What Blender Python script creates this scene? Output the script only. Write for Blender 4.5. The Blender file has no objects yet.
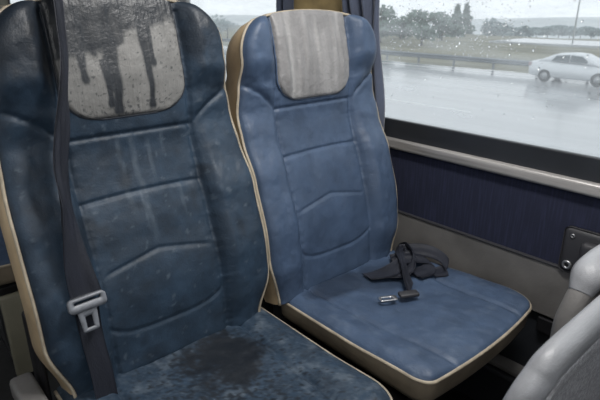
import bpy, bmesh, math, random
from mathutils import Vector, Matrix, noise
PI = math.pi
rnd = random.Random(7)
S = bpy.context.scene
COL = S.collection

# ------------------------------------------------------------------ camera
EYE = 1.17                      # eye height above the coach floor
YAW, PITCH = math.radians(41.476), math.radians(20.266)
cd = bpy.data.cameras.new('camera'); cam = bpy.data.objects.new('camera', cd); COL.objects.link(cam)
Rv = Vector((math.cos(YAW), -math.sin(YAW), 0)); Hv = Vector((math.sin(YAW), math.cos(YAW), 0)); Zv = Vector((0, 0, 1))
Fv = Hv*math.cos(PITCH) - Zv*math.sin(PITCH); Uv = Hv*math.sin(PITCH) + Zv*math.cos(PITCH)
m = Matrix((Rv, Uv, -Fv)).transposed().to_4x4(); m.translation = Vector((0, 0, EYE))
cam.matrix_world = m
cd.sensor_width = 36; cd.lens = 31.2; cd.clip_start = 0.02; cd.clip_end = 600
cd.dof.use_dof = True; cd.dof.focus_distance = 1.15; cd.dof.aperture_fstop = 9
S.camera = cam

# ------------------------------------------------------------------ sky (overcast)
w = bpy.data.worlds.new('sky'); S.world = w; w.use_nodes = True
nt = w.node_tree; nt.nodes.clear()
wo = nt.nodes.new('ShaderNodeOutputWorld'); bg = nt.nodes.new('ShaderNodeBackground')
tc = nt.nodes.new('ShaderNodeTexCoord'); sx = nt.nodes.new('ShaderNodeSeparateXYZ'); cr = nt.nodes.new('ShaderNodeValToRGB')
nt.links.new(tc.outputs['Generated'], sx.inputs[0]); nt.links.new(sx.outputs['Z'], cr.inputs[0])
cr.color_ramp.elements[0].position = 0.0; cr.color_ramp.elements[0].color = (.86, .90, .94, 1)
cr.color_ramp.elements[1].position = 1.0; cr.color_ramp.elements[1].color = (.92, .96, 1.0, 1)
nt.links.new(cr.outputs[0], bg.inputs[0]); bg.inputs[1].default_value = 0.78
nt.links.new(bg.outputs[0], wo.inputs[0])

S.view_settings.view_transform = 'Standard'; S.view_settings.look = 'None'
S.view_settings.exposure = 0.7; S.view_settings.gamma = 1.0; S.view_settings.use_curve_mapping = False

# ------------------------------------------------------------------ material helpers
def mat(name, col, rough=.5, metal=0., spec=.5, bump=0., bscale=200., bdetail=3., var=0., vscale=8., stretch=None, sheen=0.):
    M = bpy.data.materials.new(name); M.use_nodes = True
    t = M.node_tree; b = t.nodes['Principled BSDF']
    b.inputs['Base Color'].default_value = (*col, 1); b.inputs['Roughness'].default_value = rough
    b.inputs['Metallic'].default_value = metal; b.inputs['Specular IOR Level'].default_value = spec
    if sheen: b.inputs['Sheen Weight'].default_value = sheen
    co = t.nodes.new('ShaderNodeTexCoord'); mp = t.nodes.new('ShaderNodeMapping')
    t.links.new(co.outputs['Object'], mp.inputs[0])
    if stretch: mp.inputs['Scale'].default_value = stretch
    if var:
        n = t.nodes.new('ShaderNodeTexNoise'); n.inputs['Scale'].default_value = vscale; n.inputs['Detail'].default_value = 5
        t.links.new(mp.outputs[0], n.inputs['Vector'])
        r = t.nodes.new('ShaderNodeValToRGB'); r.color_ramp.elements[0].position = .3; r.color_ramp.elements[1].position = .7
        r.color_ramp.elements[0].color = (*[c*(1-var) for c in col], 1); r.color_ramp.elements[1].color = (*[min(1, c*(1+var)) for c in col], 1)
        t.links.new(n.outputs[0], r.inputs[0]); t.links.new(r.outputs[0], b.inputs['Base Color'])
    if bump:
        n = t.nodes.new('ShaderNodeTexNoise'); n.inputs['Scale'].default_value = bscale; n.inputs['Detail'].default_value = bdetail
        t.links.new(mp.outputs[0], n.inputs['Vector'])
        bp = t.nodes.new('ShaderNodeBump'); bp.inputs['Strength'].default_value = bump; bp.inputs['Distance'].default_value = .002
        t.links.new(n.outputs[0], bp.inputs['Height']); t.links.new(bp.outputs[0], b.inputs['Normal'])
    return M

def leather(name, dry, wet, pale, rdry=.5, rwet=.28, bump=.22, scale=260, grime=.25, streak=1.):
    """upholstery whose stains (attributes 'wet' and 'pale') belong to the surface"""
    M = bpy.data.materials.new(name); M.use_nodes = True
    t = M.node_tree; b = t.nodes['Principled BSDF']
    N = t.nodes.new; L = t.links.new
    co = N('ShaderNodeTexCoord')
    aw = N('ShaderNodeAttribute'); aw.attribute_name = 'wet'
    ap = N('ShaderNodeAttribute'); ap.attribute_name = 'pale'
    n1 = N('ShaderNodeTexNoise'); n1.inputs['Scale'].default_value = 14; n1.inputs['Detail'].default_value = 8; n1.inputs['Roughness'].default_value = .65
    L(co.outputs['Object'], n1.inputs['Vector'])
    r1 = N('ShaderNodeValToRGB'); r1.color_ramp.elements[0].position = .32; r1.color_ramp.elements[1].position = .68
    r1.color_ramp.elements[0].color = (*[c*(1-grime) for c in dry], 1); r1.color_ramp.elements[1].color = (*[c*(1+grime*.7) for c in dry], 1)
    L(n1.outputs[0], r1.inputs[0])
    mp = N('ShaderNodeMix'); mp.data_type = 'RGBA'; L(ap.outputs['Fac'], mp.inputs[0]); L(r1.outputs[0], mp.inputs[6]); mp.inputs[7].default_value = (*pale, 1)
    mw = N('ShaderNodeMix'); mw.data_type = 'RGBA'; L(aw.outputs['Fac'], mw.inputs[0]); L(mp.outputs[2], mw.inputs[6]); mw.inputs[7].default_value = (*wet, 1)
    L(mw.outputs[2], b.inputs['Base Color'])
    mr = N('ShaderNodeMapRange'); L(aw.outputs['Fac'], mr.inputs[0]); mr.inputs[3].default_value = rdry; mr.inputs[4].default_value = rwet
    L(mr.outputs[0], b.inputs['Roughness'])
    n2 = N('ShaderNodeTexNoise'); n2.inputs['Scale'].default_value = scale; n2.inputs['Detail'].default_value = 2; L(co.outputs['Object'], n2.inputs['Vector'])
    n3 = N('ShaderNodeTexNoise'); n3.inputs['Scale'].default_value = 30; n3.inputs['Detail'].default_value = 5
    ms = N('ShaderNodeMapping'); ms.inputs['Scale'].default_value = (streak*1.6 if streak > 1 else 1, 1, 1/streak); L(co.outputs['Object'], ms.inputs[0]); L(ms.outputs[0], n3.inputs['Vector'])
    ad = N('ShaderNodeMath'); ad.operation = 'MULTIPLY_ADD'; L(n3.outputs[0], ad.inputs[0]); ad.inputs[1].default_value = 2.0; L(n2.outputs[0], ad.inputs[2])
    bp = N('ShaderNodeBump'); bp.inputs['Strength'].default_value = bump; bp.inputs['Distance'].default_value = .003
    L(ad.outputs[0], bp.inputs['Height']); L(bp.outputs[0], b.inputs['Normal'])
    b.inputs['Specular IOR Level'].default_value = .4
    return M

M_blue = leather('blue_leather', (.045, .071, .122), (.010, .012, .017), (.12, .155, .21))
M_bluedk = leather('damp_blue_leather', (.0170, .0325, .0545), (.006, .009, .014), (.085, .108, .135), rdry=.54, rwet=.50, grime=.4)
M_head = leather('grey_leather', (.205, .20, .20), (.030, .030, .037), (.45, .44, .43), rdry=.45, rwet=.25, bump=.5, scale=180, grime=.18)
M_headdk = leather('damp_grey_leather', (.150, .148, .143), (.012, .015, .020), (.24, .235, .225), rdry=.5, rwet=.40, bump=.32, scale=170, grime=.3, streak=3.)
M_pipe = mat('cream_piping', (.31, .265, .20), .6, var=.25, vscale=30)
M_tan2 = mat('grey_tan_leatherette', (.20, .165, .12), .6, bump=.3, bscale=120, var=.35, vscale=10)
M_tan = mat('tan_leatherette', (.40, .30, .185), .55, bump=.3, bscale=120, var=.3, vscale=10)
M_welt = mat('dark_welt_cord', (.012, .016, .024), .6)
M_shell = mat('dark_shell_plastic', (.03, .03, .034), .5, bump=.2, bscale=300)
M_black = mat('black_steel', (.012, .012, .014), .45, metal=.3)
M_web = mat('dark_webbing', (.013, .015, .023), .6, spec=.35, bump=.5, bscale=420, stretch=(1, 1, .35), var=.25, vscale=25)
M_buck = mat('grey_buckle_plastic', (.17, .18, .20), .42, var=.2, vscale=60)
M_steel = mat('worn_steel', (.45, .45, .46), .35, metal=.9, var=.2, vscale=50)
M_grey = mat('moulded_grey_plastic', (.24, .245, .26), .42, bump=.3, bscale=240, var=.35, vscale=9, stretch=(.3, 2, 2))
M_greyp = mat('speckled_grey_plastic', (.30, .30, .315), .6, bump=.7, bscale=420, var=.35, vscale=160)
M_floor = mat('dark_floor_vinyl', (.02, .02, .021), .6, bump=.3, bscale=160, var=.3, vscale=30)
M_lower = mat('grey_wall_plastic', (.125, .120, .116), .55, bump=.4, bscale=150, var=.22, vscale=9)
M_dark = mat('black_rubber', (.016, .018, .022), .45, var=.2, vscale=10)
M_alu = mat('scuffed_metal_trim', (.35, .335, .325), .38, metal=.35, var=.45, vscale=16, stretch=(1, .12, 3))
M_wallup = mat('tan_pillar_cloth', (.30, .22, .10), .8, var=.3, vscale=14)
M_post = mat('pale_grey_pillar', (.42, .43, .43), .5)
M_curt = mat('blue_curtain_cloth', (.050, .062, .098), .8, bump=.4, bscale=300, var=.25, vscale=12, sheen=.3)
M_rear = mat('beige_bulkhead', (.16, .15, .12), .7, var=.2)

# patterned blue cloth of the side wall: broken vertical threads
M_cloth = mat('patterned_wall_cloth', (.012, .018, .05), .85)
t = M_cloth.node_tree; b = t.nodes['Principled BSDF']
co = t.nodes.new('ShaderNodeTexCoord'); mp = t.nodes.new('ShaderNodeMapping'); mp.inputs['Scale'].default_value = (1, 120, 7)
n = t.nodes.new('ShaderNodeTexNoise'); n.inputs['Scale'].default_value = 1.6; n.inputs['Detail'].default_value = 4
r = t.nodes.new('ShaderNodeValToRGB'); r.color_ramp.elements[0].position = .45; r.color_ramp.elements[1].position = .72
r.color_ramp.elements[0].color = (.006, .0085, .026, 1); r.color_ramp.elements[1].color = (.014, .018, .048, 1)
t.links.new(co.outputs['Object'], mp.inputs[0]); t.links.new(mp.outputs[0], n.inputs['Vector']); t.links.new(n.outputs[0], r.inputs[0]); t.links.new(r.outputs[0], b.inputs['Base Color'])

# window pane: clear, with a milky rain film that also stands in for distant haze
M_pane = bpy.data.materials.new('rain_haze_glass'); M_pane.use_nodes = True
t = M_pane.node_tree; t.nodes.clear(); N = t.nodes.new; L = t.links.new
o = N('ShaderNodeOutputMaterial'); tr = N('ShaderNodeBsdfTransparent'); tl = N('ShaderNodeBsdfTranslucent'); gl = N('ShaderNodeBsdfGlossy')
gl.inputs['Roughness'].default_value = .03; tr.inputs[0].default_value = (.97, .985, .985, 1); tl.inputs[0].default_value = (.9, .93, .95, 1)
m1 = N('ShaderNodeMixShader'); m2 = N('ShaderNodeMixShader'); fr = N('ShaderNodeFresnel'); fr.inputs[0].default_value = 1.2
co = N('ShaderNodeTexCoord'); mp = N('ShaderNodeMapping'); mp.inputs['Scale'].default_value = (1, 1.2, 5); nz = N('ShaderNodeTexNoise'); nz.inputs['Scale'].default_value = 5; nz.inputs['Detail'].default_value = 6
mr = N('ShaderNodeMapRange'); mr.inputs[1].default_value = .35; mr.inputs[2].default_value = .7; mr.inputs[3].default_value = .12; mr.inputs[4].default_value = .27
L(co.outputs['Object'], mp.inputs[0]); L(mp.outputs[0], nz.inputs['Vector']); L(nz.outputs[0], mr.inputs[0])
L(mr.outputs[0], m1.inputs[0]); L(tr.outputs[0], m1.inputs[1]); L(tl.outputs[0], m1.inputs[2])
ge = N('ShaderNodeNewGeometry'); fm = N('ShaderNodeMath'); fm.operation = 'MULTIPLY_ADD'; L(ge.outputs['Backfacing'], fm.inputs[0]); fm.inputs[1].default_value = -1; fm.inputs[2].default_value = 1
ff = N('ShaderNodeMath'); ff.operation = 'MULTIPLY'; L(fr.outputs[0], ff.inputs[0]); L(fm.outputs[0], ff.inputs[1]); L(ff.outputs[0], m2.inputs[0]); L(m1.outputs[0], m2.inputs[1]); L(gl.outputs[0], m2.inputs[2]); L(m2.outputs[0], o.inputs[0])
M_drop = mat('rain_water', (1, 1, 1), .02); _b = M_drop.node_tree.nodes['Principled BSDF']; _b.inputs['Transmission Weight'].default_value = 1.0; _b.inputs['IOR'].default_value = 1.33

# ------------------------------------------------------------------ mesh helpers
def obj(name, bm, material, parent=None, smooth=True, mats=None):
    me = bpy.data.meshes.new(name); bm.normal_update(); bm.to_mesh(me); bm.free()
    for mm in (mats or [material]): me.materials.append(mm)
    if smooth:
        for p in me.polygons: p.use_smooth = True
    o = bpy.data.objects.new(name, me); COL.objects.link(o)
    if parent: o.parent = parent
    return o
def empty(name, loc=(0, 0, 0)):
    o = bpy.data.objects.new(name, None); COL.objects.link(o); o.location = loc; o.empty_display_size = .05; return o
def tag(o, label=None, cat=None, group=None, kind=None):
    if label: o['label'] = label
    if cat: o['category'] = cat
    if group: o['group'] = group
    if kind: o['kind'] = kind
    return o
def copy_tree(o, parent=None):
    c = o.copy(); COL.objects.link(c)
    if parent: c.parent = parent
    for ch in list(o.children): copy_tree(ch, c)
    return c
def box(bm, x0, x1, y0, y1, z0, z1, bev=0., seg=2):
    r = bmesh.ops.create_cube(bm, size=1)['verts']
    for v in r: v.co = Vector(((x0+x1)/2 + v.co.x*(x1-x0), (y0+y1)/2 + v.co.y*(y1-y0), (z0+z1)/2 + v.co.z*(z1-z0)))
    if bev:
        es = list({e for v in r for e in v.link_edges})
        bmesh.ops.bevel(bm, geom=es, offset=bev, segments=seg, affect='EDGES', profile=.5)
    return bm
def sharpbox(name, args, material, parent=None, bev=.0):
    return obj(name, box(bmesh.new(), *args, bev=bev), material, parent, smooth=False)
def tube(bm, pts, rad, seg=8, closed=False, squash=None):
    """sweep a circle (or an ellipse: squash=(a, b) in the frame's normal / binormal) along points"""
    pts = [Vector(p) for p in pts]; n = len(pts); rings = []
    prev = None
    for i, p in enumerate(pts):
        a = pts[(i-1) % n] if (closed or i > 0) else p; c = pts[(i+1) % n] if (closed or i < n-1) else p
        d = (c-a).normalized()
        if prev is None:
            ref = Vector((0, 0, 1)) if abs(d.z) < .9 else Vector((1, 0, 0))
            nn = (ref - d*ref.dot(d)).normalized()
        else:
            nn = (prev - d*prev.dot(d)).normalized()
        prev = nn; bb = d.cross(nn)
        rr = rad[i] if isinstance(rad, (list, tuple)) else rad
        sa, sb = squash if squash else (1, 1)
        rings.append([bm.verts.new(p + nn*rr*sa*math.cos(2*PI*k/seg) + bb*rr*sb*math.sin(2*PI*k/seg)) for k in range(seg)])
    for i in range(n if closed else n-1):
        A, B = rings[i], rings[(i+1) % n]
        for k in range(seg): bm.faces.new((A[k], A[(k+1) % seg], B[(k+1) % seg], B[k]))
    if not closed:
        bm.faces.new(rings[0][::-1]); bm.faces.new(rings[-1])
    return bm
def spline(pts, k=6, closed=False):
    """Catmull-Rom through points of any dimension"""
    n = len(pts); out = []
    D = len(pts[0])
    for i in range(n if closed else n-1):
        g = (lambda j: pts[j % n]) if closed else (lambda j: pts[max(0, min(n-1, j))])
        p0, p1, p2, p3 = g(i-1), g(i), g(i+1), g(i+2)
        for s in range(k):
            q = s/k
            out.append(tuple(.5*(2*p1[d] + (p2[d]-p0[d])*q + (2*p0[d]-5*p1[d]+4*p2[d]-p3[d])*q*q + (3*p1[d]-p0[d]-3*p2[d]+p3[d])*q**3) for d in range(D)))
    if not closed: out.append(tuple(pts[-1]))
    return out
def ribbon(bm, pts, k=8, th=.0016, nu=8, fold=0., seed=0.):
    """webbing: pts = (centre xyz, half-width vector xyz); closed thin strip with real thickness"""
    P = spline([(*c, *h) for c, h in pts], k); rows = []
    for i, p in enumerate(P):
        c = Vector(p[:3]); h = Vector(p[3:])
        q = Vector(P[min(i+1, len(P)-1)][:3]) - Vector(P[max(i-1, 0)][:3])
        nn = h.cross(q); nn = nn.normalized() if nn.length > 1e-9 else Vector((0, 0, 1))
        row = []
        for s in (1, -1):
            rr = []
            for j in range(nu+1):
                a = -1 + 2*j/nu
                d = fold*noise.noise(Vector((a*2.2+seed, i*.05, seed)))
                rr.append(bm.verts.new(c + h*a + nn*(s*th + d)))
            row.append(rr)
        rows.append(row)
    for i in range(len(rows)-1):
        for s in (0, 1):
            for j in range(nu):
                f = (rows[i][s][j], rows[i][s][j+1], rows[i+1][s][j+1], rows[i+1][s][j])
                bm.faces.new(f if s else f[::-1])
        for j in (0, nu):
            f = (rows[i][0][j], rows[i][1][j], rows[i+1][1][j], rows[i+1][0][j]); bm.faces.new(f if j else f[::-1])
    for e in (0, -1):
        for j in range(nu):
            bm.faces.new((rows[e][0][j], rows[e][0][j+1], rows[e][1][j+1], rows[e][1][j]))
    return bm
def ss(a, b, x):
    q = max(0., min(1., (x-a)/(b-a))); return q*q*(3-2*q)
def nz3(x, y, z=0.): return noise.noise(Vector((x, y, z)))
def fbm(x, y, z=0., o=4): return noise.fractal(Vector((x, y, z)), 1.0, 2.0, o)

# ------------------------------------------------------------------ the coach seat
TH = math.radians(13); VT = .722; ZC = .47      # recline, backrest length, cushion height
ST, CT = math.sin(TH), math.cos(TH)
def B(u, v, wv): return Vector((u, v*ST - wv*CT, ZC + v*CT + wv*ST))      # backrest coordinates -> seat coordinates
BWX = 0.
def hw(t):                                                                   # half width of the backrest
    base = .216 + (.024+BWX)*ss(0, .17, t) - BWX*ss(.45, .7, t) - .016*ss(.62, .84, t)
    if t > .85:
        q = (t-.85)/.15; base = .138 + (base-.138)*math.sqrt(max(0., 1-q**2.4))
    return base
RIM = [(-.1, -.005), (0, .0), (.1, .020), (.2, .028), (.32, .018), (.42, -.006), (.48, -.014), (.54, -.004), (.60, .022), (.66, .027), (.72, .018), (.8, .01)]
def wp(v):                                                                   # how far the piped rim stands forward
    for (a, p), (b, q) in zip(RIM, RIM[1:]):
        if v <= b: return p + (q-p)*ss(a, b, v)
    return RIM[-1][1]
def vv(s, t): return t*VT - .012*(abs(s)**2.2)*ss(.8, 1, t)
def wf(u, v, t, seed):
    h = hw(t); a = abs(u)
    b = ss(.118, .165, a)
    bol = (wp(v) + .020 - .008*(1-ss(0, .12, v)))*b
    x = bol
    x += .016*math.exp(-((v-.17)/.11)**2)*(1-b) + .022*ss(.44, .60, v)*(1-b*.8) - .010*math.exp(-((v-.42)/.06)**2)*(1-b)
    # seams
    c = 1-ss(.128, .136, a)
    def gr(d, wd, dp): return -dp*math.exp(-(d/wd)**2)
    x += gr(a-.131, .0055, .008)*(1 if v < .71 else .3)
    x += c*(gr(v-.480, .0042, .005) + gr(v-(.362-.004*(u/.13)**2), .0042, .0045))
    x += c*.003*(math.exp(-((v-.415)/.035)**2) + math.exp(-((v-.30)/.04)**2))
    ar = .238 - .024*(a/.12)**1.1
    x += (1-ss(.100, .128, a))*gr(v-ar, .0042, .0035) + (1-ss(.09, .13, a))*.0015*ss(ar-.05, ar-.008, v)*(v < ar) 
    lw = .084 + .018*(a/.12)**4
    x += c*gr(v-lw, .005, .003)
    arc = .455 + .10*math.sqrt(max(0., (a-.131)/.12))                        # seam of the head wings
    x += b*gr(v-arc, .006, .006) + b*.006*ss(arc, arc+.03, v)
    pk = max(math.exp(-((a-.131)/.018)**2), c*math.exp(-((v-.480)/.02)**2), c*math.exp(-((v-.36)/.02)**2), b*math.exp(-((v-arc)/.025)**2))
    x += .0016*pk*fbm(u*(70 if a < .115 else 25)+seed, v*(25 if a < .115 else 70), seed+2, 2)   # puckers beside the stitching
    # fold marks and slackness
    x += .0028*fbm(u*9+seed, v*9, seed) + .0012*fbm(u*40+seed, v*26, seed)*(.4+b)
    # rounded rim
    dt = min(h-a, (VT-.010*(a/.14)**2 - v)*1.15 if t > .6 else 9, v*1.5+.012)
    e = max(0., min(1., dt/.030)); rd = 1-math.sqrt(max(0., 1-(1-e)**2)); x = x*(1-rd) + (wp(v)*ss(.10, .15, a) + (.018 if t > .6 else -.02)*(1-ss(.10, .15, a)))*rd
    return x
def grid(bm, F, ni, nj, attr=None):
    la = [bm.verts.layers.float.new(k) for k in ('wet', 'pale')] if attr else None
    V = []
    for j in range(nj+1):
        row = []
        for i in range(ni+1):
            s, q = -1+2*i/ni, j/nj
            v = bm.verts.new(F(s, q)); row.append(v)
            if attr:
                a = attr(s, q); v[la[0]] = a[0]; v[la[1]] = a[1]
        V.append(row)
    for j in range(nj):
        for i in range(ni): bm.faces.new((V[j][i], V[j][i+1], V[j+1][i+1], V[j+1][i]))
    return V
HP0 = .499
def hp(v): # half width of the headrest cover
    q = min(1., max(0., (v-HP0)/.055)); return .055 + .071*math.sqrt(max(0., 1-(1-q)**2))

CX, CW = 0., .236
def cush_hw(y, side, flare):
    return CW if side < 0 else CW + flare*ss(.06, -.24, y) - flare*.6
CF, CR = -.432, .055
def make_cushion(root, lm, pm, wetf, flare, seed, ni=110, nj=104):
    def plan(s, q):
        # front corners rounded, front edge slightly bowed
        y = CR + (CF-CR)*q
        h = cush_hw(y, s, flare)
        k0, cr_ = (.80, .075 if CX else .05) if s > 0 else (.90, .032)
        if q > k0:
            k = (q-k0)/(1-k0); h = h - cr_*(1-math.sqrt(max(0., 1-k**2.2)))
        x = s*h
        y -= .012*(1-s*s)*ss(.7, 1, q)
        return x, y, h
    def zt(x, y, h, q, s):
        a = abs(x)
        z = 0.
        sv = .156
        dv = a - (sv-.02*ss(0, 1, q))
        z += -.006*math.exp(-(dv/.0055)**2) + .006*math.exp(-((a-.195)/.03)**2) - .010*math.exp(-((x*x + (y+.15)**2)/.02))
        z += .003*fbm(x*10+seed, y*10, seed) + .0010*fbm(x*36, y*36, seed)
        de = min(h-a, (1-q)*.48, .2)
        e = max(0., min(1., de/.040)); rd = math.sqrt(max(0., 1-(1-e)**2))
        return ZC - .004 + .008*ss(.55, .9, q) + (z + .013)*rd
    def P(s, q):
        x, y, h = plan(s, q); return Vector((x+CX, y, zt(x, y, h, q, s)))
    bm = bmesh.new()
    grid(bm, lambda s, q: P(s, q), ni, nj, lambda s, q: wetf(*plan(s, q)[:2]))
    for f in bm.faces: f.normal_flip()
    cu = obj('seat_cushion', bm, lm, root)
    # rim loop: left side front-wards, front, right side back-wards
    loop = [P(-1, 1-(1-j/60)**1.8) for j in range(61)] + [P(-1+2*i/40, 1) for i in range(1, 41)] + [P(1, 1-(j/60)**1.8) for j in range(1, 61)]
    bm = tube(bmesh.new(), [p + Vector((0, 0, -.001)) for p in loop], .0042, 7)
    obj('cushion_piping', bm, pm, cu)
    cen = Vector((CX, -.18, 0)); rows = []
    bm = bmesh.new()
    for (dz, k) in ((0, 1.), (-.014, 1.0), (-.036, .985), (-.052, .95), (-.060, .88)):
        rows.append([bm.verts.new(Vector((cen.x+(p.x-cen.x)*k, cen.y+(p.y-cen.y)*k, p.z*(.25 if dz < -.03 else 1) + (ZC-.012)*(.75 if dz < -.03 else 0) + dz))) for p in loop])
    for A, Bq in zip(rows, rows[1:]):
        for i in range(len(loop)-1): bm.faces.new((A[i], Bq[i], Bq[i+1], A[i+1]))
    bm.faces.new(rows[-1][::-1])
    obj('cushion_side', bm, M_tan2, cu)
    return cu

def make_seat(name, lm, hm, wback, whead, wcush, flare=0., seed=0., fine=1., vt=.722, cx=0., cw=.236, hp0=.5, bwx=0.):
    global VT, CX, CW, HP0, BWX
    VT, CX, CW, HP0, BWX = vt, cx, cw, hp0, bwx
    root = empty(name)
    ni, nj = int(124*fine), int(240*fine)
    def F(s, q):
        # denser rows do not matter; straight map
        u = s*hw(q); v = vv(s, q); return B(u, v, wf(u, v, q, seed))
    bm = bmesh.new()
    V = grid(bm, F, ni, nj, lambda s, q: wback(s*hw(q), vv(s, q)))
    back = obj('backrest', bm, lm, root)
    # outline
    L_ = [F(-1, j/60) for j in range(61)] + [F(-1+2*i/24, 1) for i in range(1, 25)] + [F(1, 1-j/60) for j in range(1, 61)]
    obj('back_piping', tube(bmesh.new(), [p + Vector((math.copysign(.0015, p.x), -.003, 0)) for p in L_], .0036, 7), M_pipe, back)
    # tan side band, wrapped backwards
    bm = bmesh.new(); rows = []
    cen = B(0, .33, 0); bk = Vector((0, CT, -ST))
    for (d, k) in ((.0, .999), (.010, 1.002), (.045, .992), (.075, .97), (.094, .92)):
        rows.append([bm.verts.new(cen + (p-cen)*k + bk*d + Vector((-.013*math.sin(PI*min(1, d/.08))*ss(.05, -.15, p.x)*ss(1.0, .8, p.z), 0, 0))) for p in L_])
    for A, Bq in zip(rows, rows[1:]):
        for i in range(len(L_)-1): bm.faces.new((A[i], A[i+1], Bq[i+1], Bq[i]))
    obj('side_panel', bm, M_tan, root)
    # back shell: closes the rear
    bm = bmesh.new()
    def G(s, q):
        p = cen + (F(s, q)-cen)*.925; u = s*hw(q)*.925; v = vv(s, q)
        e = B(u, .33+(v-.33)*.925, -.104 - .012*(1-s*s)*(1-(2*q-1)**4))
        ed = max(abs(s), 0)
        p2 = cen + (F(s, q)-cen)*.925 + bk*.094
        k = ss(.8, 1, max(abs(s), q, 1-q*1.0 if q < .2 else 0))
        return e*(1-k) + p2*k
    grid(bm, G, 40, 60)
    for f in bm.faces: f.normal_flip()
    obj('back_shell', bm, M_shell, root)
    # grey headrest cover over the top of the backrest
    bm = bmesh.new()
    def Hd(s, q):
        v0 = HP0 + (VT-HP0)*min(1., q/.9)
        h = min(hp(v0), .1325)
        u = s*h; v = v0 - .012*(abs(u)/.14)**2.2*ss(.8, 1, v0/VT)
        t_ = min(1., v/VT)
        x = wf(u, v, t_, seed)
        ed = min(1., min((1-abs(s))*h, (v0-HP0) if q < .5 else 1)/.010)
        x += -.0015 + (.0085 if hm is M_head else .0065)*math.sqrt(max(0., 1-(1-ed)**2))
        x += wrk(u, v)
        p = B(u, v, x)
        if q > .9:
            k = (q-.9)/.1
            p = p + bk*(.085*k) + Vector((0, 0, .006*math.sin(PI*min(1, k*1.2)) - .02*k*k)) 
        return p
    def wrk(u, v):
        f = fbm(u*30+seed*3+.8*v, v*2.2, seed+4, 2)
        return (max(-.0025, .0085*f) if hm is M_head else .0016*f)*ss(HP0, HP0+.05, v)*(1-ss(.66, .72, v))
    grid(bm, Hd, int(100*fine), int(110*fine), lambda s, q: whead(s*min(hp(HP0+(VT-HP0)*min(1, q/.9)), .1325), HP0+(VT-HP0)*min(1, q/.9)))
    hc = obj('headrest_cover', bm, hm, root)
    wl = [Hd(-1, .88*(1-j/40)) for j in range(41)] + [Hd(-1+2*j/24, 0) for j in range(1, 24)] + [Hd(1, .88*j/40) for j in range(41)]
    obj('welt', tube(bmesh.new(), [p + Vector((0, -.0005, 0)) for p in wl], .0024, 6), M_welt if hm is M_headdk else lm, hc)
    cush = make_cushion(root, lm, M_pipe, wcush, flare, seed+5, int(110*fine), int(104*fine))
    # steel frame under the cushion
    bm = bmesh.new(); box(bm, -.20, .20, -.36, .02, .335, .372, .006); box(bm, -.20, .20, .02, .05, .30, .50, .005)
    obj('seat_frame', bm, M_black, root, smooth=False)
    for sx_ in (-.15, .15):
        bm = bmesh.new(); box(bm, sx_-.022, sx_+.022, -.26, -.06, .03, .336, .006); box(bm, sx_-.03, sx_+.03, -.34, .02, .0, .03, .006)
        obj('leg', bm, M_black, root, smooth=False)
    return root

zero = lambda *a: (0., 0.)
# -- stains of the near (aisle) seat
def drip(u, v, u0, top, end, wd, wob):
    x = u - u0 - .004*nz3(v*22, wob)
    k = ss(end, top, v); ww = wd*(.45+.55*k) + .004*math.exp(-((v-end-.008)/.008)**2)
    if v > top+.02 or v < end-.004: return 0.
    return ss(ww, ww*.55, abs(x))*ss(end-.004, end+.004, v)
def head_left(u, v):
    nb = .012*fbm(u*30, v*30, 2.) + .006*fbm(u*110, v*110, 5.)
    vb = .632 + .045*ss(-.02, .035, u) + .020*ss(.06, .12, u) - .012*math.exp(-((u+.115)/.02)**2)
    wet = ss(vb-.006, vb+.010, v + nb)*(.95 + .25*fbm(u*45, v*14, 3.))
    for d in ((-.078, .64, .578, .012, 1.), (-.022, .66, .517, .021, 2.), (-.036, .60, .530, .012, 6.), (.048, .70, .520, .014, 3.), (.060, .70, .60, .010, 4.)):
        wet = max(wet, .95*drip(u, v, *d))
    wet = max(wet, .75*ss(.50, .66, fbm(u*150, v*150, 9.)+.25*ss(.56, .515, v)))
    wet = max(wet, .75*ss(.523+.006*nz3(u*60, 1), .508, v)*(.5+.5*nz3(u*45, 7)))
    wet = max(wet, .7*ss(-.112, -.126, u + .008*nz3(v*30, 3)))
    return max(0, min(1, wet)), max(0., .5*fbm(u*14, v*7, 6.))
def back_left(u, v):
    wet = .85*ss(.56, .64, v + .03*fbm(u*14, v*14, 1.) - .10*max(0, u))*ss(.02, -.12, u)
    wet += .35*ss(.5, .66, v + .03*fbm(u*20, v*20, 4.))*ss(.12, .2, u)
    wet += .55*ss(.25, .55, fbm(u*9, v*5, 8.))
    pale = 0.
    for (u0, a, b_, wd, g) in ((-.035, .47, .30, .007, 1), (-.005, .47, .24, .008, 2), (.028, .46, .36, .005, 3), (.06, .47, .41, .005, 4), (-.012, .36, .26, .005, 5), (.075, .36, .27, .004, 6)):
        x = u - u0 - .30*(.47-v)*.12 - .004*nz3(v*30, g*3.3)
        pale = max(pale, ss(wd, wd*.3, abs(x))*ss(b_, b_+.05, v)*ss(a+.004, a-.004, v)*(.30+.45*max(0, nz3(u*80, v*60, g))))
    pale = max(pale, .45*ss(.5, .75, fbm(u*60, v*60, 3.)) )
    return min(1, max(0, wet)), min(1, pale)
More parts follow.
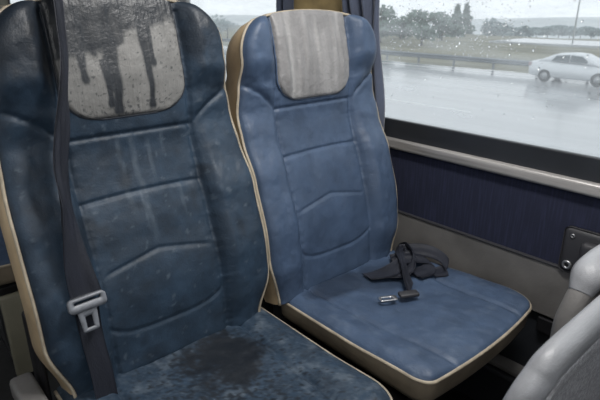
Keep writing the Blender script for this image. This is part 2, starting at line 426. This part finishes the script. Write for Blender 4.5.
def cush_left(x, y):
    n_ = .05*fbm(x*16, y*16, 3.) + .02*fbm(x*70, y*70, 4.)
    d = math.hypot((x-.060)/.075, (y+.085)/.075)
    wet = 1.0*ss(1.45, .85, d + n_*13 + .35*fbm(x*120, y*120, 41.))
    d2 = math.hypot((x+.01)/.13, (y+.20)/.13)
    wet = max(wet, .85*ss(.20, .40, fbm(x*95, y*95, 17., 5) + .30*(1-d2)))
    wet = max(wet, .75*ss(.62, .85, fbm(x*120, y*120, 7.) + .5*math.exp(-((x-.02)/.15)**2-((y+.10)/.13)**2)))
    pale = .55*ss(.05, .6, fbm(x*24, y*24, 1.)) + .55*max(0, fbm(x*130, y*130, 31.)) + .30*ss(-.02, .12, y+.03*nz3(x*20, y*20))*ss(.16, .0, x)
    return min(1, max(0, wet)), min(.8, pale)
def back_right(u, v):
    return .12*max(0, fbm(u*7, v*6, 8.)) , .10*max(0, fbm(u*24, v*12, 2.))
def head_right(u, v):
    return .10*max(0, fbm(u*40, v*9, 2.)), .5*max(0, fbm(u*30, v*3, 12.))
def cush_right(x, y):
    n_ = .05*fbm(x*16, y*16, 23.)
    d = math.hypot((x+.085)/.10, (y+.035)/.055); wet = .60*ss(1.2, .7, d + n_*5)
    d = math.hypot((x-.04)/.09, (y+.08)/.07); wet = max(wet, .5*ss(1.2, .6, d + n_*5))
    pale = .25*ss(.10, .7, fbm(x*26, y*26, 21.))*ss(.1, -.25, y) + .20*ss(.35, .6, fbm(x*80, y*14, 26.))
    return wet, min(.8, pale)

# ================================================================== STRUCTURE: the coach
XW = 1.28
sharpbox('floor', (-1.4, 1.36, -1.2, 5.2, -.06, 0), M_floor)['kind'] = 'structure'
wr = empty('wall_right'); wr['kind'] = 'structure'
sharpbox('wall_core', (XW+.004, XW+.012, -1.2, 5.2, -.06, .83), M_dark, wr)
sharpbox('cloth_panel', (XW-.004, XW+.006, -1.2, 5.2, .558, .76), M_cloth, wr)
sharpbox('plastic_panel', (XW-.010, XW+.006, -1.2, 5.2, .405, .552), M_lower, wr, .003)
sharpbox('panel_edge', (XW-.013, XW+.002, -1.2, 5.2, .5515, .558), M_shell, wr, .002)
sharpbox('heater_duct', (XW-.055, XW+.006, -1.2, 5.2, .06, .20), M_dark, wr, .01)
sharpbox('recess_block', (XW-.014, XW+.0, .43, .475, .355, .398), M_black, wr, .003)  # black block standing in for the dark of a small recess
sharpbox('upper_panel', (XW+.002, XW+.016, -1.2, 5.2, 1.72, 2.0), M_post, wr)
bm = bmesh.new(); box(bm, XW-.022, XW+.01, -1.2, 5.2, .757, .789, .008, 3)
o = obj('trim_1', bm, M_alu); o['kind'] = 'structure'
sharpbox('trim_2', (XW-.045, XW+.004, -1.2, 5.2, .205, .218), M_lower, None, .003)['kind'] = 'structure'
# pillars between the windows
p1 = sharpbox('wall_pillar_tan', (XW-.012, XW+.014, 1.235, 1.475, .835, 1.72), M_wallup, None, .012); p1['kind'] = 'structure'
p1.name = 'trim_3'
p2 = sharpbox('trim_4', (XW-.012, XW+.014, 2.20, 2.36, .835, 1.72), M_post, None, .012); p2['kind'] = 'structure'
def window(nm, y0, y1):
    root = empty(nm); root['kind'] = 'structure'
    bm = bmesh.new()
    box(bm, XW-.004, XW+.012, y0, y1, .78, .846, .003); box(bm, XW-.004, XW+.012, y0, y1, 1.70, 1.73, .004)
    box(bm, XW, XW+.012, y0, y0+.012, .84, 1.71); box(bm, XW, XW+.012, y1-.012, y1, .84, 1.71)
    obj('window_frame', bm, M_dark, root, smooth=False)
    bm = bmesh.new(); box(bm, XW+.004, XW+.008, y0+.006, y1-.006, .842, 1.706)
    obj('pane', bm, M_pane, root, smooth=False)
    return root
sharpbox('ceiling', (-1.3, 1.38, -1.0, 5.2, 2.0, 2.06), mat('grey_ceiling_cloth', (.22, .22, .22), .9))['kind'] = 'structure'  # unseen; added so light comes from the sides and low parts darken
sharpbox('front_light_block', (-1.4, 1.38, -1.3, -1.2, -.06, 1.2), M_lower)['kind'] = 'structure'  # unseen wall added to keep low front light off the seats
sharpbox('wall_left', (-1.4, -1.3, -1.2, 5.2, -.06, 1.0), M_lower)['kind'] = 'structure'  # unseen wall, raised to cut low light from across the aisle
sharpbox('trim_5', (-1.38, -1.3, -1.2, 5.2, 1.72, 2.06), M_post)['kind'] = 'structure'
window('window_1', -1.2, 1.24); window('window_2', 1.47, 2.225); window('window_3', 2.355, 5.2)
sharpbox('wall_back', (-1.4, 1.29, 5.2, 5.3, -.06, 2.06), M_rear)['kind'] = 'structure'

# unseen fill lamps added to light the seats (daylight-white strips, aisle and window side)
M_lens = bpy.data.materials.new('fill_diffuser'); M_lens.use_nodes = True
_p = M_lens.node_tree.nodes['Principled BSDF']; _p.inputs['Emission Color'].default_value = (1, .98, .95, 1); _p.inputs['Emission Strength'].default_value = 3.0
def fill_lamp(x, y, wx, wy, z, watts, label):
    r_ = empty('fill_lamp', (x, y, z)); tag(r_, label, 'lamp')
    sharpbox('housing', (-wx/2-.02, wx/2+.02, -wy/2-.02, wy/2+.02, -.005, .04), M_post, r_, .004)
    sharpbox('diffuser', (-wx/2, wx/2, -wy/2, wy/2, -.012, -.004), M_lens, r_)
    ld = bpy.data.lights.new('fill_light', 'AREA'); ld.shape = 'RECTANGLE'; ld.size = wx; ld.size_y = wy; ld.energy = watts; ld.color = (1, .985, .96)
    lo = bpy.data.objects.new('fill_light', ld); COL.objects.link(lo); lo.parent = r_; lo.location = (0, 0, -.02)
fill_lamp(-.25, -.25, .35, 1.3, 1.96, 2, 'long pale fill lamp added over the aisle')
fill_lamp(.74, .42, .16, .5, 1.80, 9, 'shorter pale fill lamp added over the window seats')

# ================================================================== STRUCTURE: outside
GZ = EYE - 3.2
M_road = mat('wet_asphalt', (.30, .31, .32), .13, spec=.55, bump=.2, bscale=.9, bdetail=6, var=.45, vscale=.5, stretch=(1, .05, 1))
M_grass = mat('wet_verge_grass', (.16, .155, .105), .9, var=.4, vscale=.5, stretch=(1, .15, 1))
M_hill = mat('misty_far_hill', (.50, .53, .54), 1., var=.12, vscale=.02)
M_white = mat('road_paint', (.6, .6, .6), .4)
bm = bmesh.new(); box(bm, 1.9, 27.2, -120, 160, GZ-.4, GZ); o = obj('ground_road', bm, M_road, None, False); o['kind'] = 'structure'
bm = bmesh.new(); 
Vg = grid(bm, lambda s, q: Vector((27.2 + 45*q, 20+140*s, GZ - .02 + .10*fbm(s*30, q*9, 2) - 2.5*ss(.8, 1, q))), 90, 60)
o = obj('ground_verge', bm, M_grass); o['kind'] = 'structure'
for f_ in o.data.polygons: pass
bm = bmesh.new(); box(bm, 50, 57, -120, 28, GZ-.3, GZ+.14); o = obj('ground_side_road', bm, M_road, None, False); o['kind'] = 'structure'
bm = bmesh.new()
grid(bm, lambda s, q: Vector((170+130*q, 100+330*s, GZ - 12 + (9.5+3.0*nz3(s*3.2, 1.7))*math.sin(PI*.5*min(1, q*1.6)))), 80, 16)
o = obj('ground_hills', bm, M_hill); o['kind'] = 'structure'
bm = bmesh.new()
for x in (8.2, 15.4, 21.8):
    for k in range(-6, 16):
        if x == 15.4 or x == 8.2: box(bm, x-.07, x+.07, k*9, k*9+3.6, GZ, GZ+.004)
box(bm, 26.0, 26.14, -120, 160, GZ, GZ+.004)
o = obj('ground_lane_marking', bm, M_white, None, False); o['kind'] = 'structure'

# ================================================================== SEATS
near = make_seat('coach_seat', M_bluedk, M_headdk, back_left, head_left, cush_left, 0., 1., 1., .738, .004, .242, .512, .011)
near.location = (.426, .88, 0)
tag(near, 'dark blue coach seat with rain soaked stained grey headrest, on the left', 'seat')
far = make_seat('coach_seat', M_blue, M_head, back_right, head_right, cush_right, .05, 6., 1., .708, .035, .230, .494)
far.location = (.930, .885, 0)
tag(far, 'blue coach seat beside the window, with dry wrinkled pale grey headrest', 'seat')
rear = make_seat('coach_seat', M_blue, M_head, zero, zero, zero, 0., 9., .4)
rear.location = (.431, 2.0, 0)
tag(rear, 'blue coach seat in the row behind, directly behind the rain stained seat', 'seat')
bm = bmesh.new(); box(bm, -.205, .205, -.385, -.36, .06, .35, .008); obj('base_panel', bm, mat('drab_base_panel', (.18, .17, .125), .6, var=.2), rear)
bm = bmesh.new(); box(bm, -.256, -.244, .06, .13, .36, .62, .005); obj('side_bracket', bm, M_black, near)
bm = bmesh.new(); box(bm, -.305, -.262, -.01, .11, .455, .50, .010, 3); obj('armrest_hinge', bm, M_lower, near)
r2 = copy_tree(rear); r2.location = (1.0, 1.93, 0)
tag(r2, 'blue coach seat in the row behind, its shoulder showing between the two headrests', 'seat')

# ================================================================== SEAT BELTS
def Bw(x0, u, v, wv): return Vector((x0, .88, 0)) + B(u, v, wv)
def ring_plate(bm, outer, inner, th, M4):
    """flat plate with a hole: outer / inner loops of equal length"""
    n_ = len(outer); vs = []
    for z in (th/2, -th/2):
        vs.append([[bm.verts.new(M4 @ Vector((p[0], p[1], z))) for p in lp] for lp in (outer, inner)])
    for i in range(n_):
        j = (i+1) % n_
        bm.faces.new((vs[0][0][i], vs[0][0][j], vs[0][1][j], vs[0][1][i]))
        bm.faces.new((vs[1][0][i], vs[1][1][i], vs[1][1][j], vs[1][0][j]))
        bm.faces.new((vs[0][0][i], vs[1][0][i], vs[1][0][j], vs[0][0][j]))
        bm.faces.new((vs[0][1][i], vs[0][1][j], vs[1][1][j], vs[1][1][i]))
def rrect(w_, h_, r_, k=5, cx=0., cy=0.):
    out = []
    for (sx_, sy_, a0) in ((1, 1, 0), (-1, 1, 90), (-1, -1, 180), (1, -1, 270)):
        for i in range(k+1):
            a = math.radians(a0+90*i/k); out.append((cx+sx_*(w_/2-r_)+r_*math.cos(a), cy+sy_*(h_/2-r_)+r_*math.sin(a)))
    return out
belt = empty('seat_belt', Bw(.437, -.17, 0, .05))
tag(belt, 'dark twisted seat belt hanging down the rain stained seat with its grey tongue', 'seat belt')
def rel(p): return Vector(p) - belt.location
SP = [  # u, v, w of the centre, and half-width (du, dw)
    (-.110, .762, -.04, .016, -.016), (-.112, .740, .040, .014, -.020), (-.122, .68, .060, .013, -.021), (-.130, .62, .064, .013, -.021), (-.146, .56, .066, .014, -.020),
    (-.160, .50, .066, .016, -.014), (-.174, .44, .064, .015, -.016), (-.180, .38, .064, .013, -.020), (-.184, .33, .062, .018, -.012), (-.186, .28, .060, .023, -.004),
    (-.184, .235, .058, .026, .0), (-.182, .208, .057, .027, .0)]
bm = bmesh.new()
ribbon(bm, [(rel(Bw(.437, u, v, w_)), Vector((du, -dw*CT, dw*ST)) ) for (u, v, w_, du, dw) in SP], 8, .0013, 10, .007, 3.)
obj('strap', bm, M_web, belt)
LP = [(-.184, .192, .055, .022, .0), (-.186, .16, .050, .021, 0), (-.186, .11, .048, .020, 0), (-.184, .06, .046, .020, 0), (-.184, .02, .044, .020, 0), (-.185, -.03, .040, .020, 0)]
bm = bmesh.new()
ribbon(bm, [(rel(Bw(.437, u, v, w_)), Vector((du, -dw*CT, dw*ST))) for (u, v, w_, du, dw) in LP], 6, .0013, 8, .003, 8.)
obj('lower_strap', bm, M_web, belt)
MB = Matrix.Translation(rel(Bw(.437, -.186, .196, .066))) @ Matrix(((1, 0, 0), (0, ST, -CT), (0, CT, ST))).to_4x4() @ Matrix.Rotation(math.radians(1), 4, 'Z') @ Matrix.Scale(.86, 4)
tong = empty('buckle'); tong.parent = belt
bm = bmesh.new(); ring_plate(bm, rrect(.078, .030, .009), rrect(.056, .007, .003, cy=.005), .012, MB)
bmesh.ops.bevel(bm, geom=[e for e in bm.edges if e.calc_face_angle(0) > .6], offset=.002, segments=2, affect='EDGES')
obj('tongue_bar', bm, M_buck, tong)
bm = bmesh.new()
M2 = MB @ Matrix.Translation((-.004, -.037, 0))
ring_plate(bm, [(x*(1+.25*max(0, y)/.025), y) for x, y in rrect(.033, .050, .004)], rrect(.015, .026, .002, cy=-.004), .004, M2)
obj('tongue_plate', bm, M_buck, tong)

# belt heaped in the rear corner of the window cushion
pile = empty('seat_belt', (1.075, .752, .481)); pile.scale = (1, 1, .72)
tag(pile, 'black seat belt heaped in loops on the cushion of the window seat', 'seat belt')
def rp(x, y, z): return Vector((x-1.05, y-.78, z-.49))
def loopstrap(name, P, th=.0014, k=8, fold=.004, seed=0., mt=None):
    bm = bmesh.new(); ribbon(bm, [(rp(*c), Vector(h)) for c, h in P], k, th, 8, fold, seed)
    return obj(name, bm, mt or M_web, pile)
loopstrap('strap', [((1.14, .90, .505), (.020, .006, .006)), ((1.10, .862, .530), (.022, .006, .004)), ((1.055, .82, .536), (.023, .010, .0)), ((1.02, .782, .530), (.024, .012, -.004)), ((.997, .752, .512), (.024, .012, -.002)), ((.980, .728, .498), (.024, .012, .0))], seed=1, fold=.007)
loopstrap('strap', [((1.15, .88, .505), (.0, .024, .008)), ((1.12, .845, .538), (.010, .022, .010)), ((1.09, .805, .540), (.016, .020, .008)), ((1.06, .785, .520), (.020, .016, .006)), ((1.03, .790, .503), (.022, .014, .0)), ((1.00, .815, .496), (.020, .014, .0))], seed=5, fold=.007)
loopstrap('strap', [((1.11, .87, .52), (.014, .016, .010)), ((1.15, .82, .528), (.014, .016, .014)), ((1.165, .775, .522), (.018, .014, .012)), ((1.155, .738, .506), (.024, .008, .004)), ((1.125, .728, .495), (.010, .022, .0)), ((1.09, .75, .494), (.004, .024, .002))], seed=9, fold=.006)
loopstrap('strap', [((1.12, .86, .515), (.018, .012, .012)), ((1.07, .83, .528), (.020, .016, .012)), ((1.03, .815, .514), (.016, .022, .008)), ((.995, .825, .500), (.008, .026, .0)), ((.965, .838, .4945), (.004, .024, .0)), ((.945, .85, .4925), (.002, .020, .0))], seed=13, fold=.005)
loopstrap('strap', [((1.06, .86, .502), (.016, .020, .006)), ((1.10, .82, .520), (.012, .022, .010)), ((1.13, .785, .512), (.010, .024, .008)), ((1.10, .76, .498), (.006, .026, .002)), ((1.05, .77, .495), (.002, .026, .0))], seed=17, fold=.006)
bk_ = empty('buckle'); bk_.parent = pile
bm = bmesh.new(); box(bm, -.026, .026, -.012, .012, -.007, .007, .004)
for v in bm.verts: v.co = Matrix.Translation(rp(.948, .712, .500)) @ Matrix.Rotation(math.radians(-28), 4, 'Z') @ v.co
obj('buckle_body', bm, M_shell, bk_)
bm = bmesh.new(); ring_plate(bm, rrect(.046, .022, .005), rrect(.026, .010, .003, cx=-.004), .003, Matrix.Translation(rp(.895, .735, .497)) @ Matrix.Rotation(math.radians(-28), 4, 'Z'))
obj('tongue_plate', bm, M_steel, bk_)

# ================================================================== CURTAINS
def curtain(y0, y1, z0, z1, pleats, gather, label, yg):
    root = empty('window_curtain', (XW-.03, (y0+y1)/2, z0)); bm = bmesh.new()
    tag(root, label, 'curtain', None)
    def F(s, q, off=0.):
        k = ss(0, 1, q)                                   # 0 bottom, 1 top
        c = yg*(1-k) + .5*(y0+y1)*k; hwid = (y1-y0)/2*(gather*(1-k) + k)
        a = .018*math.sin(s*PI*pleats + 1.5*q) + .006*math.sin(s*PI*pleats*2.3 + 4*q)
        return Vector((XW-.030 + a + off - root.location.x, c + s*hwid + .006*math.sin(q*13+s*3) - root.location.y, z0 + (z1-z0)*q - root.location.z))
    V = grid(bm, F, 90, 50)
    me = obj('curtain_cloth', bm, M_curt, root)
    sm = me.modifiers.new('cloth_thickness', 'SOLIDIFY'); sm.thickness = .003
    bm = bmesh.new(); tube(bm, [(0, -(y1-y0)/2-.02, z1-z0-.01), (0, (y1-y0)/2+.02, z1-z0-.01)], .006, 8)
    obj('curtain_rail', bm, M_alu, root)
curtain(1.088, 1.262, .795, 1.62, 3.2, .55, 'blue pleated curtain at the window edge beside the right seat', 1.085)
curtain(1.462, 1.505, .86, 1.62, 1.6, .8, 'narrow strip of blue curtain on the far side of the tan pillar', 1.49)
curtain(2.41, 2.55, .86, 1.62, 2.0, .8, 'dark blue curtain strip behind the pale grey pillar', 2.48)

# ================================================================== WALL PLATE
pl = empty('wall_bracket', (XW-.005, .37, .61))
tag(pl, 'dark grey plastic bracket plate with round screw on the blue wall cloth', 'bracket')
bm = bmesh.new(); box(bm, -.016, .001, -.30, .078, -.058, .062, .014, 4); obj('back_plate', bm, M_shell, pl)
bm = bmesh.new(); box(bm, -.040, -.012, -.30, .030, -.030, .040, .012, 3); obj('raised_block', bm, M_shell, pl)
def screw(y, z, r_, mt):
    bm = bmesh.new(); tube(bm, [(-.0175, y + r_*math.cos(a), z + r_*math.sin(a)) for a in [2*PI*i/20 for i in range(20)]], r_*.42, 8, closed=True)
    o = obj('screw_washer', bm, mt, pl)
    bm = bmesh.new(); tube(bm, [(-.0185, y, z), (-.010, y, z)], r_*.7, 14); obj('screw', bm, M_black, o)
screw(.056, -.036, .0085, M_steel); screw(.055, .042, .004, M_steel)

# ================================================================== SEAT BACK OF THE ROW IN FRONT
fs = empty('front_seat', (.80, .12, 0))
tag(fs, 'light grey moulded plastic seat back with rounded rim, in the near right corner', 'seat')
def fr_(x, y, z): return Vector((x-.80, y-.12, z))
rim = [(.535, .235, .30), (.530, .225, .50), (.532, .218, .62), (.545, .208, .70), (.572, .200, .740), (.60, .196, .757), (.72, .194, .762), (.90, .193, .762), (1.08, .195, .755), (1.15, .20, .735), (1.19, .208, .68), (1.20, .22, .56), (1.20, .235, .30)]
bm = bmesh.new(); tube(bm, [fr_(*p) for p in spline(rim, 8)], .024, 14, squash=(1.1, .8)); obj('rim', bm, M_grey, fs)
bm = bmesh.new()
def Pn(s, q):
    z = .30 + .435*q; x = .867 + s*(.320 - .05*ss(.75, 1, q)**2)
    return fr_(x, .205 - .02*q + .030*ss(.98, .80, max(abs(s), .3+.7*q)) - .0, z)
grid(bm, Pn, 40, 40); pn = obj('back_panel', bm, M_greyp, fs)
md = pn.modifiers.new('shell_thickness', 'SOLIDIFY'); md.thickness = .012
hd = [(.985, .300, .655), (1.01, .298, .684), (1.06, .29, .702), (1.12, .275, .708), (1.18, .235, .70)]
bm = bmesh.new(); pts = spline(hd, 8); tube(bm, [fr_(*p) for p in pts], [.018+.010*ss(0, .3, i/len(pts)) for i in range(len(pts))], 14, squash=(1., 1.25)); obj('grab_handle', bm, M_grey, fs)
bm = bmesh.new(); tube(bm, [fr_(*p) for p in spline([(1.00, .298, .672), (.975, .302, .635), (.958, .306, .58), (.95, .29, .50), (.95, .215, .42)], 6)], .019, 12, squash=(1, 1.2)); obj('handle_bracket', bm, M_lower, fs)
bm = bmesh.new(); box(bm, -.28, .36, -.40, .09, .27, .33, .02); obj('seat_pan', bm, M_shell, fs)
for dx in (-.2, .28):
    bm = bmesh.new(); box(bm, dx-.02, dx+.02, -.20, .02, 0, .28, .006); obj('leg', bm, M_black, fs)

# ================================================================== OUTSIDE: CAR
M_car = mat('silver_white_paint', (.62, .64, .66), .25, metal=.2); M_cglass = mat('car_glass', (.05, .07, .08), .08)
M_tyre = mat('tyre_rubber', (.02, .02, .02), .8); M_rim = mat('wheel_alloy', (.35, .36, .37), .4, metal=.6)
car = empty('car', (25.4, 9.75, GZ)); car.scale = (.91, .91, .91)
tag(car, 'pale silver saloon car driving on the wet road outside', 'car')
# length along -Y (front) ; local y: +2.2 rear .. -2.2 front
def loft(secs, n_):
    bm = bmesh.new(); rows = []
    for sec in secs: rows.append([bm.verts.new(p) for p in sec])
    for A, Bq in zip(rows, rows[1:]):
        for i in range(n_):
            j = (i+1) % n_; bm.faces.new((A[i], A[j], Bq[j], Bq[i]))
    bm.faces.new(rows[0][::-1]); bm.faces.new(rows[-1]); bmesh.ops.recalc_face_normals(bm, faces=bm.faces)
    return bm
def bodysec(y, zb, zt, hw_, tumble):
    out = []
    for i in range(16):
        a = 2*PI*i/16; cx, cz = math.cos(a), math.sin(a)
        px = math.copysign(abs(cx)**.35, cx); pz = math.copysign(abs(cz)**.35, cz)
        z = (zb+zt)/2 + pz*(zt-zb)/2
        out.append(Vector((px*hw_*(1-tumble*max(0, pz)), y, z)))
    return out
prof = [(2.18, .42, .72, .66), (2.12, .30, .98, .78), (1.9, .24, 1.03, .84), (1.2, .22, 1.02, .87), (.4, .20, .98, .88), (-.6, .20, .95, .88), (-1.1, .22, .92, .87), (-1.7, .24, .82, .83), (-2.05, .30, .70, .74), (-2.18, .40, .60, .60)]
body = obj('body', loft([bodysec(y, zb, zt, h, .10) for y, zb, zt, h in prof], 16), M_car, car)
cab = [(1.72, .98, 1.02, .70), (1.25, .95, 1.26, .68), (.85, .95, 1.40, .64), (.2, .95, 1.45, .63), (-.35, .93, 1.41, .64), (-.8, .9, 1.20, .68), (-1.22, .88, .94, .72)]
obj('cabin', loft([bodysec(y, zb, zt, h, .14) for y, zb, zt, h in cab], 16), M_car, car)
for sd in (-1, 1):
    for (pts_) in ([(1.05, 1.04), (.84, 1.30), (.22, 1.36), (.22, 1.02)], [(.14, 1.02), (.14, 1.36), (-.38, 1.32), (-.80, 1.02)]):
        bm = bmesh.new(); rows = []
        for dx in (0, .03):
            rows.append([bm.verts.new((sd*(.70 - .16*(z-1.0) + dx), y, z)) for y, z in pts_])
        k = len(pts_)
        bm.faces.new(rows[0]); bm.faces.new(rows[1][::-1])
        for i in range(k): bm.faces.new((rows[0][i], rows[0][(i+1) % k], rows[1][(i+1) % k], rows[1][i]))
        bmesh.ops.recalc_face_normals(bm, faces=bm.faces)
        obj('side_window', bm, M_cglass, car, False)
    bm = bmesh.new(); box(bm, sd*.86-.09, sd*.86+.09, -.88, -.74, .98, 1.12, .03); obj('mirror', bm, M_car, car)
    for y in (1.25, -1.28):
        bm = bmesh.new()
        c = Vector((sd*.80, y, .32))
        tube(bm, [c + Vector((0, .235*math.cos(a), .235*math.sin(a))) for a in [2*PI*i/28 for i in range(28)]], .095, 8, closed=True)
        wh = obj('wheel', bm, M_tyre, car)
        bm = bmesh.new(); tube(bm, [c + Vector((-.04*sd, 0, 0)), c + Vector((.075*sd, 0, 0))], .17, 20); obj('wheel_rim', bm, M_rim, wh)
    bm = bmesh.new(); box(bm, sd*.60-.14, sd*.60+.14, -2.14, -1.92, .58, .70, .04); obj('headlight', bm, M_cglass, car)
    bm = bmesh.new(); box(bm, sd*.62-.16, sd*.62+.16, 2.02, 2.18, .74, .92, .03); obj('tail_light', bm, mat('tail_lamp_red', (.30, .20, .20), .3), car)

# ================================================================== OUTSIDE: GUARD RAIL
M_rail = mat('galvanised_rail', (.16, .18, .20), .5, metal=.2)
gr_ = empty('guard_rail', (27.45, 20, GZ)); tag(gr_, 'grey metal guard rail along the far road edge', 'guard rail')
for (z0, z1) in ((.34, .62),):
    bm = bmesh.new()
    sec = [(-.02, z0), (-.08, z0+.04), (-.08, z0+.09), (-.02, z0+.14), (-.08, z0+.19), (-.08, z0+.24), (-.02, z1)]
    rows = [[bm.verts.new((x, y, z)) for x, z in sec] for y in (-90, 100)]
    for i in range(len(sec)-1): bm.faces.new((rows[0][i], rows[0][i+1], rows[1][i+1], rows[1][i]))
    rl = obj('rail_beam', bm, M_rail, gr_, False); md = rl.modifiers.new('sheet_thickness', 'SOLIDIFY'); md.thickness = .01
for k in range(-4, 26):
    bm = bmesh.new(); box(bm, -.015, .075, k*2.5-10-.05, k*2.5-10+.05, 0, .52); obj('post', bm, M_rail, gr_, False)

# ================================================================== OUTSIDE: TREES AND LAMP POST
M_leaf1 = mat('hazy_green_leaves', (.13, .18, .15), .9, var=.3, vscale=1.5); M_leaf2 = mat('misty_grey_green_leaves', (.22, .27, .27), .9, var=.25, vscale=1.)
M_bark = mat('wet_bark', (.10, .09, .08), .9)
def tree(x, y, z, h, wd, mt, label, name, group=None, conical=False, seed=0, leaf=.05):
    rg = random.Random(seed); root = empty(name, (x, y, z)); tag(root, label, 'tree' if name == 'tree' else 'bush', group)
    bm = bmesh.new(); tube(bm, [(0, 0, -.4), (.05*h*.1, 0, h*.4), (0, .02*h, h*.85)], [.035*h, .022*h, .006*h], 7)
    for k in range(5):
        a = rg.uniform(0, 2*PI); zz = h*rg.uniform(.3, .6); tube(bm, [(0, 0, zz), (math.cos(a)*wd*.35, math.sin(a)*wd*.35, zz+h*.15)], [.012*h, .004*h], 5)
    obj('trunk', bm, M_bark, root)
    bm = bmesh.new()
    for k in range(900):
        if conical:
            q = rg.random()**.6; a = rg.uniform(0, 2*PI); r_ = wd*.5*q*math.sqrt(rg.random())*(1+.25*math.sin(q*22)); c = Vector((r_*math.cos(a), r_*math.sin(a), h*(1-q*.9)))
        else:
            b_ = rg.randrange(7); rb = random.Random(seed*31+b_); bc = Vector((rb.uniform(-.28, .28)*wd, rb.uniform(-.28, .28)*wd, h*rb.uniform(.35, .78)))
            d = Vector((rg.gauss(0, 1), rg.gauss(0, 1), rg.gauss(0, 1))).normalized(); c = bc + Vector((d.x*wd*.24, d.y*wd*.24, d.z*h*.20))*rg.random()**.35
        ln = leaf*h*rg.uniform(.5, 1.1); d1 = Vector((rg.gauss(0, 1), rg.gauss(0, 1), rg.gauss(0, .7))).normalized(); d2 = d1.orthogonal().normalized()
        bm.faces.new([bm.verts.new(c + d1*ln), bm.verts.new(c + d2*ln*.5), bm.verts.new(c - d1*ln), bm.verts.new(c - d2*ln*.5)])
    obj('foliage', bm, mt, root, False)
def at(px, py, x):      # world point on the plane X = x seen at a photo position: used once to survey the positions below
    d = Fv + Rv*((px-300)/520) + Uv*((200-py)/520); d = d*(x/d.x); return d.y, d.z+EYE
def zg(x): return GZ + (1.0 if x < 38 else .5)
TR = [(380, 47, 4, 41, .8, 0, 0), (400, 47, 9, 48, .85, 0, 0), (421, 47, 7, 41.5, .8, 0, 0), (441, 46, 8, 50, .7, 0, 0), (454, 46, 4, 57, .50, 1, 0), (463, 46, 3, 64, .45, 1, 0), (494, 45, 16, 66, 1.0, 0, 1)]
LB = ['hazy broad tree half behind the curtain edge, seen through the wet window', 'hazy round tree just right of the curtain edge, second in the roadside row', 'widest hazy tree, third in the roadside row from the curtain', 'hazy round tree close to the left of the two conifers',
      'left one of the two pointed conifers beyond the road', 'right one of the two pointed conifers, at the end of the row', 'misty small tree standing alone right of the conifers']
for i, (px, pb, ptop, x, wr_, con, far_) in enumerate(TR):
    y, zb = at(px, pb, x); _, zt_ = at(px, ptop, x)
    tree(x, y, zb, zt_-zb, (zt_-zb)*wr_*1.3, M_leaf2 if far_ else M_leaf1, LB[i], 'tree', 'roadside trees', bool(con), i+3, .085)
FT = [(503, 30, 27), (514, 30, 26), (525, 31, 25), (536, 31, 26), (547, 32, 25), (558, 33, 24), (569, 34, 25), (580, 34, 26), (591, 34, 25), (602, 34, 26)]
for i, (px, pb, ptop) in enumerate(FT):
    xx = 88+(i % 4)*7; y, zb = at(px, 39, xx); _, zt_ = at(px, ptop, xx)
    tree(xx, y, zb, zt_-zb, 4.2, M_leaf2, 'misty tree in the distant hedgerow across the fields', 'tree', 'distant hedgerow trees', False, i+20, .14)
for i, (px, ptop, x) in enumerate(((214, 14, 22), (228, 17, 28), (254, 22, 35))):
    y, zb = at(px, 46, x); _, zt_ = at(px, ptop, x)
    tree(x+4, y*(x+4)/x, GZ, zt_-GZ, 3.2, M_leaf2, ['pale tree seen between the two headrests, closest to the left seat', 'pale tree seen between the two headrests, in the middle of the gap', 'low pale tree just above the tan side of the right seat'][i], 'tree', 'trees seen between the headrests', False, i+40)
y, zb = at(573, 40, 40); lp = empty('lamp_post', (40, y, zb-.3)); tag(lp, 'thin grey lamp post standing beyond the car', 'lamp post')
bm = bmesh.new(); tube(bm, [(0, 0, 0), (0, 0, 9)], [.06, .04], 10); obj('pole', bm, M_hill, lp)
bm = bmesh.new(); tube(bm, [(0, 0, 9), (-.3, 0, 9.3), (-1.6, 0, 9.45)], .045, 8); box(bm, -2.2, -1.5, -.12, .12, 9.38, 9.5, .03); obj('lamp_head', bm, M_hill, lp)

# ================================================================== RAIN DROPS ON THE PANE
bm = bmesh.new()
for k in range(1300):
    y = rnd.uniform(.30, 1.06); z = rnd.uniform(.86, 1.30)
    if k > 420: z = rnd.uniform(1.05, 1.30); y = rnd.uniform(.62, 1.06)
    r_ = .0008 + .0022*rnd.random()**4
    q = bmesh.ops.create_icosphere(bm, subdivisions=1, radius=1)['verts']
    el = rnd.uniform(1, 1.6)
    for v in q: v.co = Vector((XW+.004 + v.co.x*r_*.55, y + v.co.y*r_, z + v.co.z*r_*el))
o = obj('raindrops', bm, M_drop); tag(o, 'clear raindrops sticking to the window pane beside the right seat', 'raindrops', None, 'stuff')
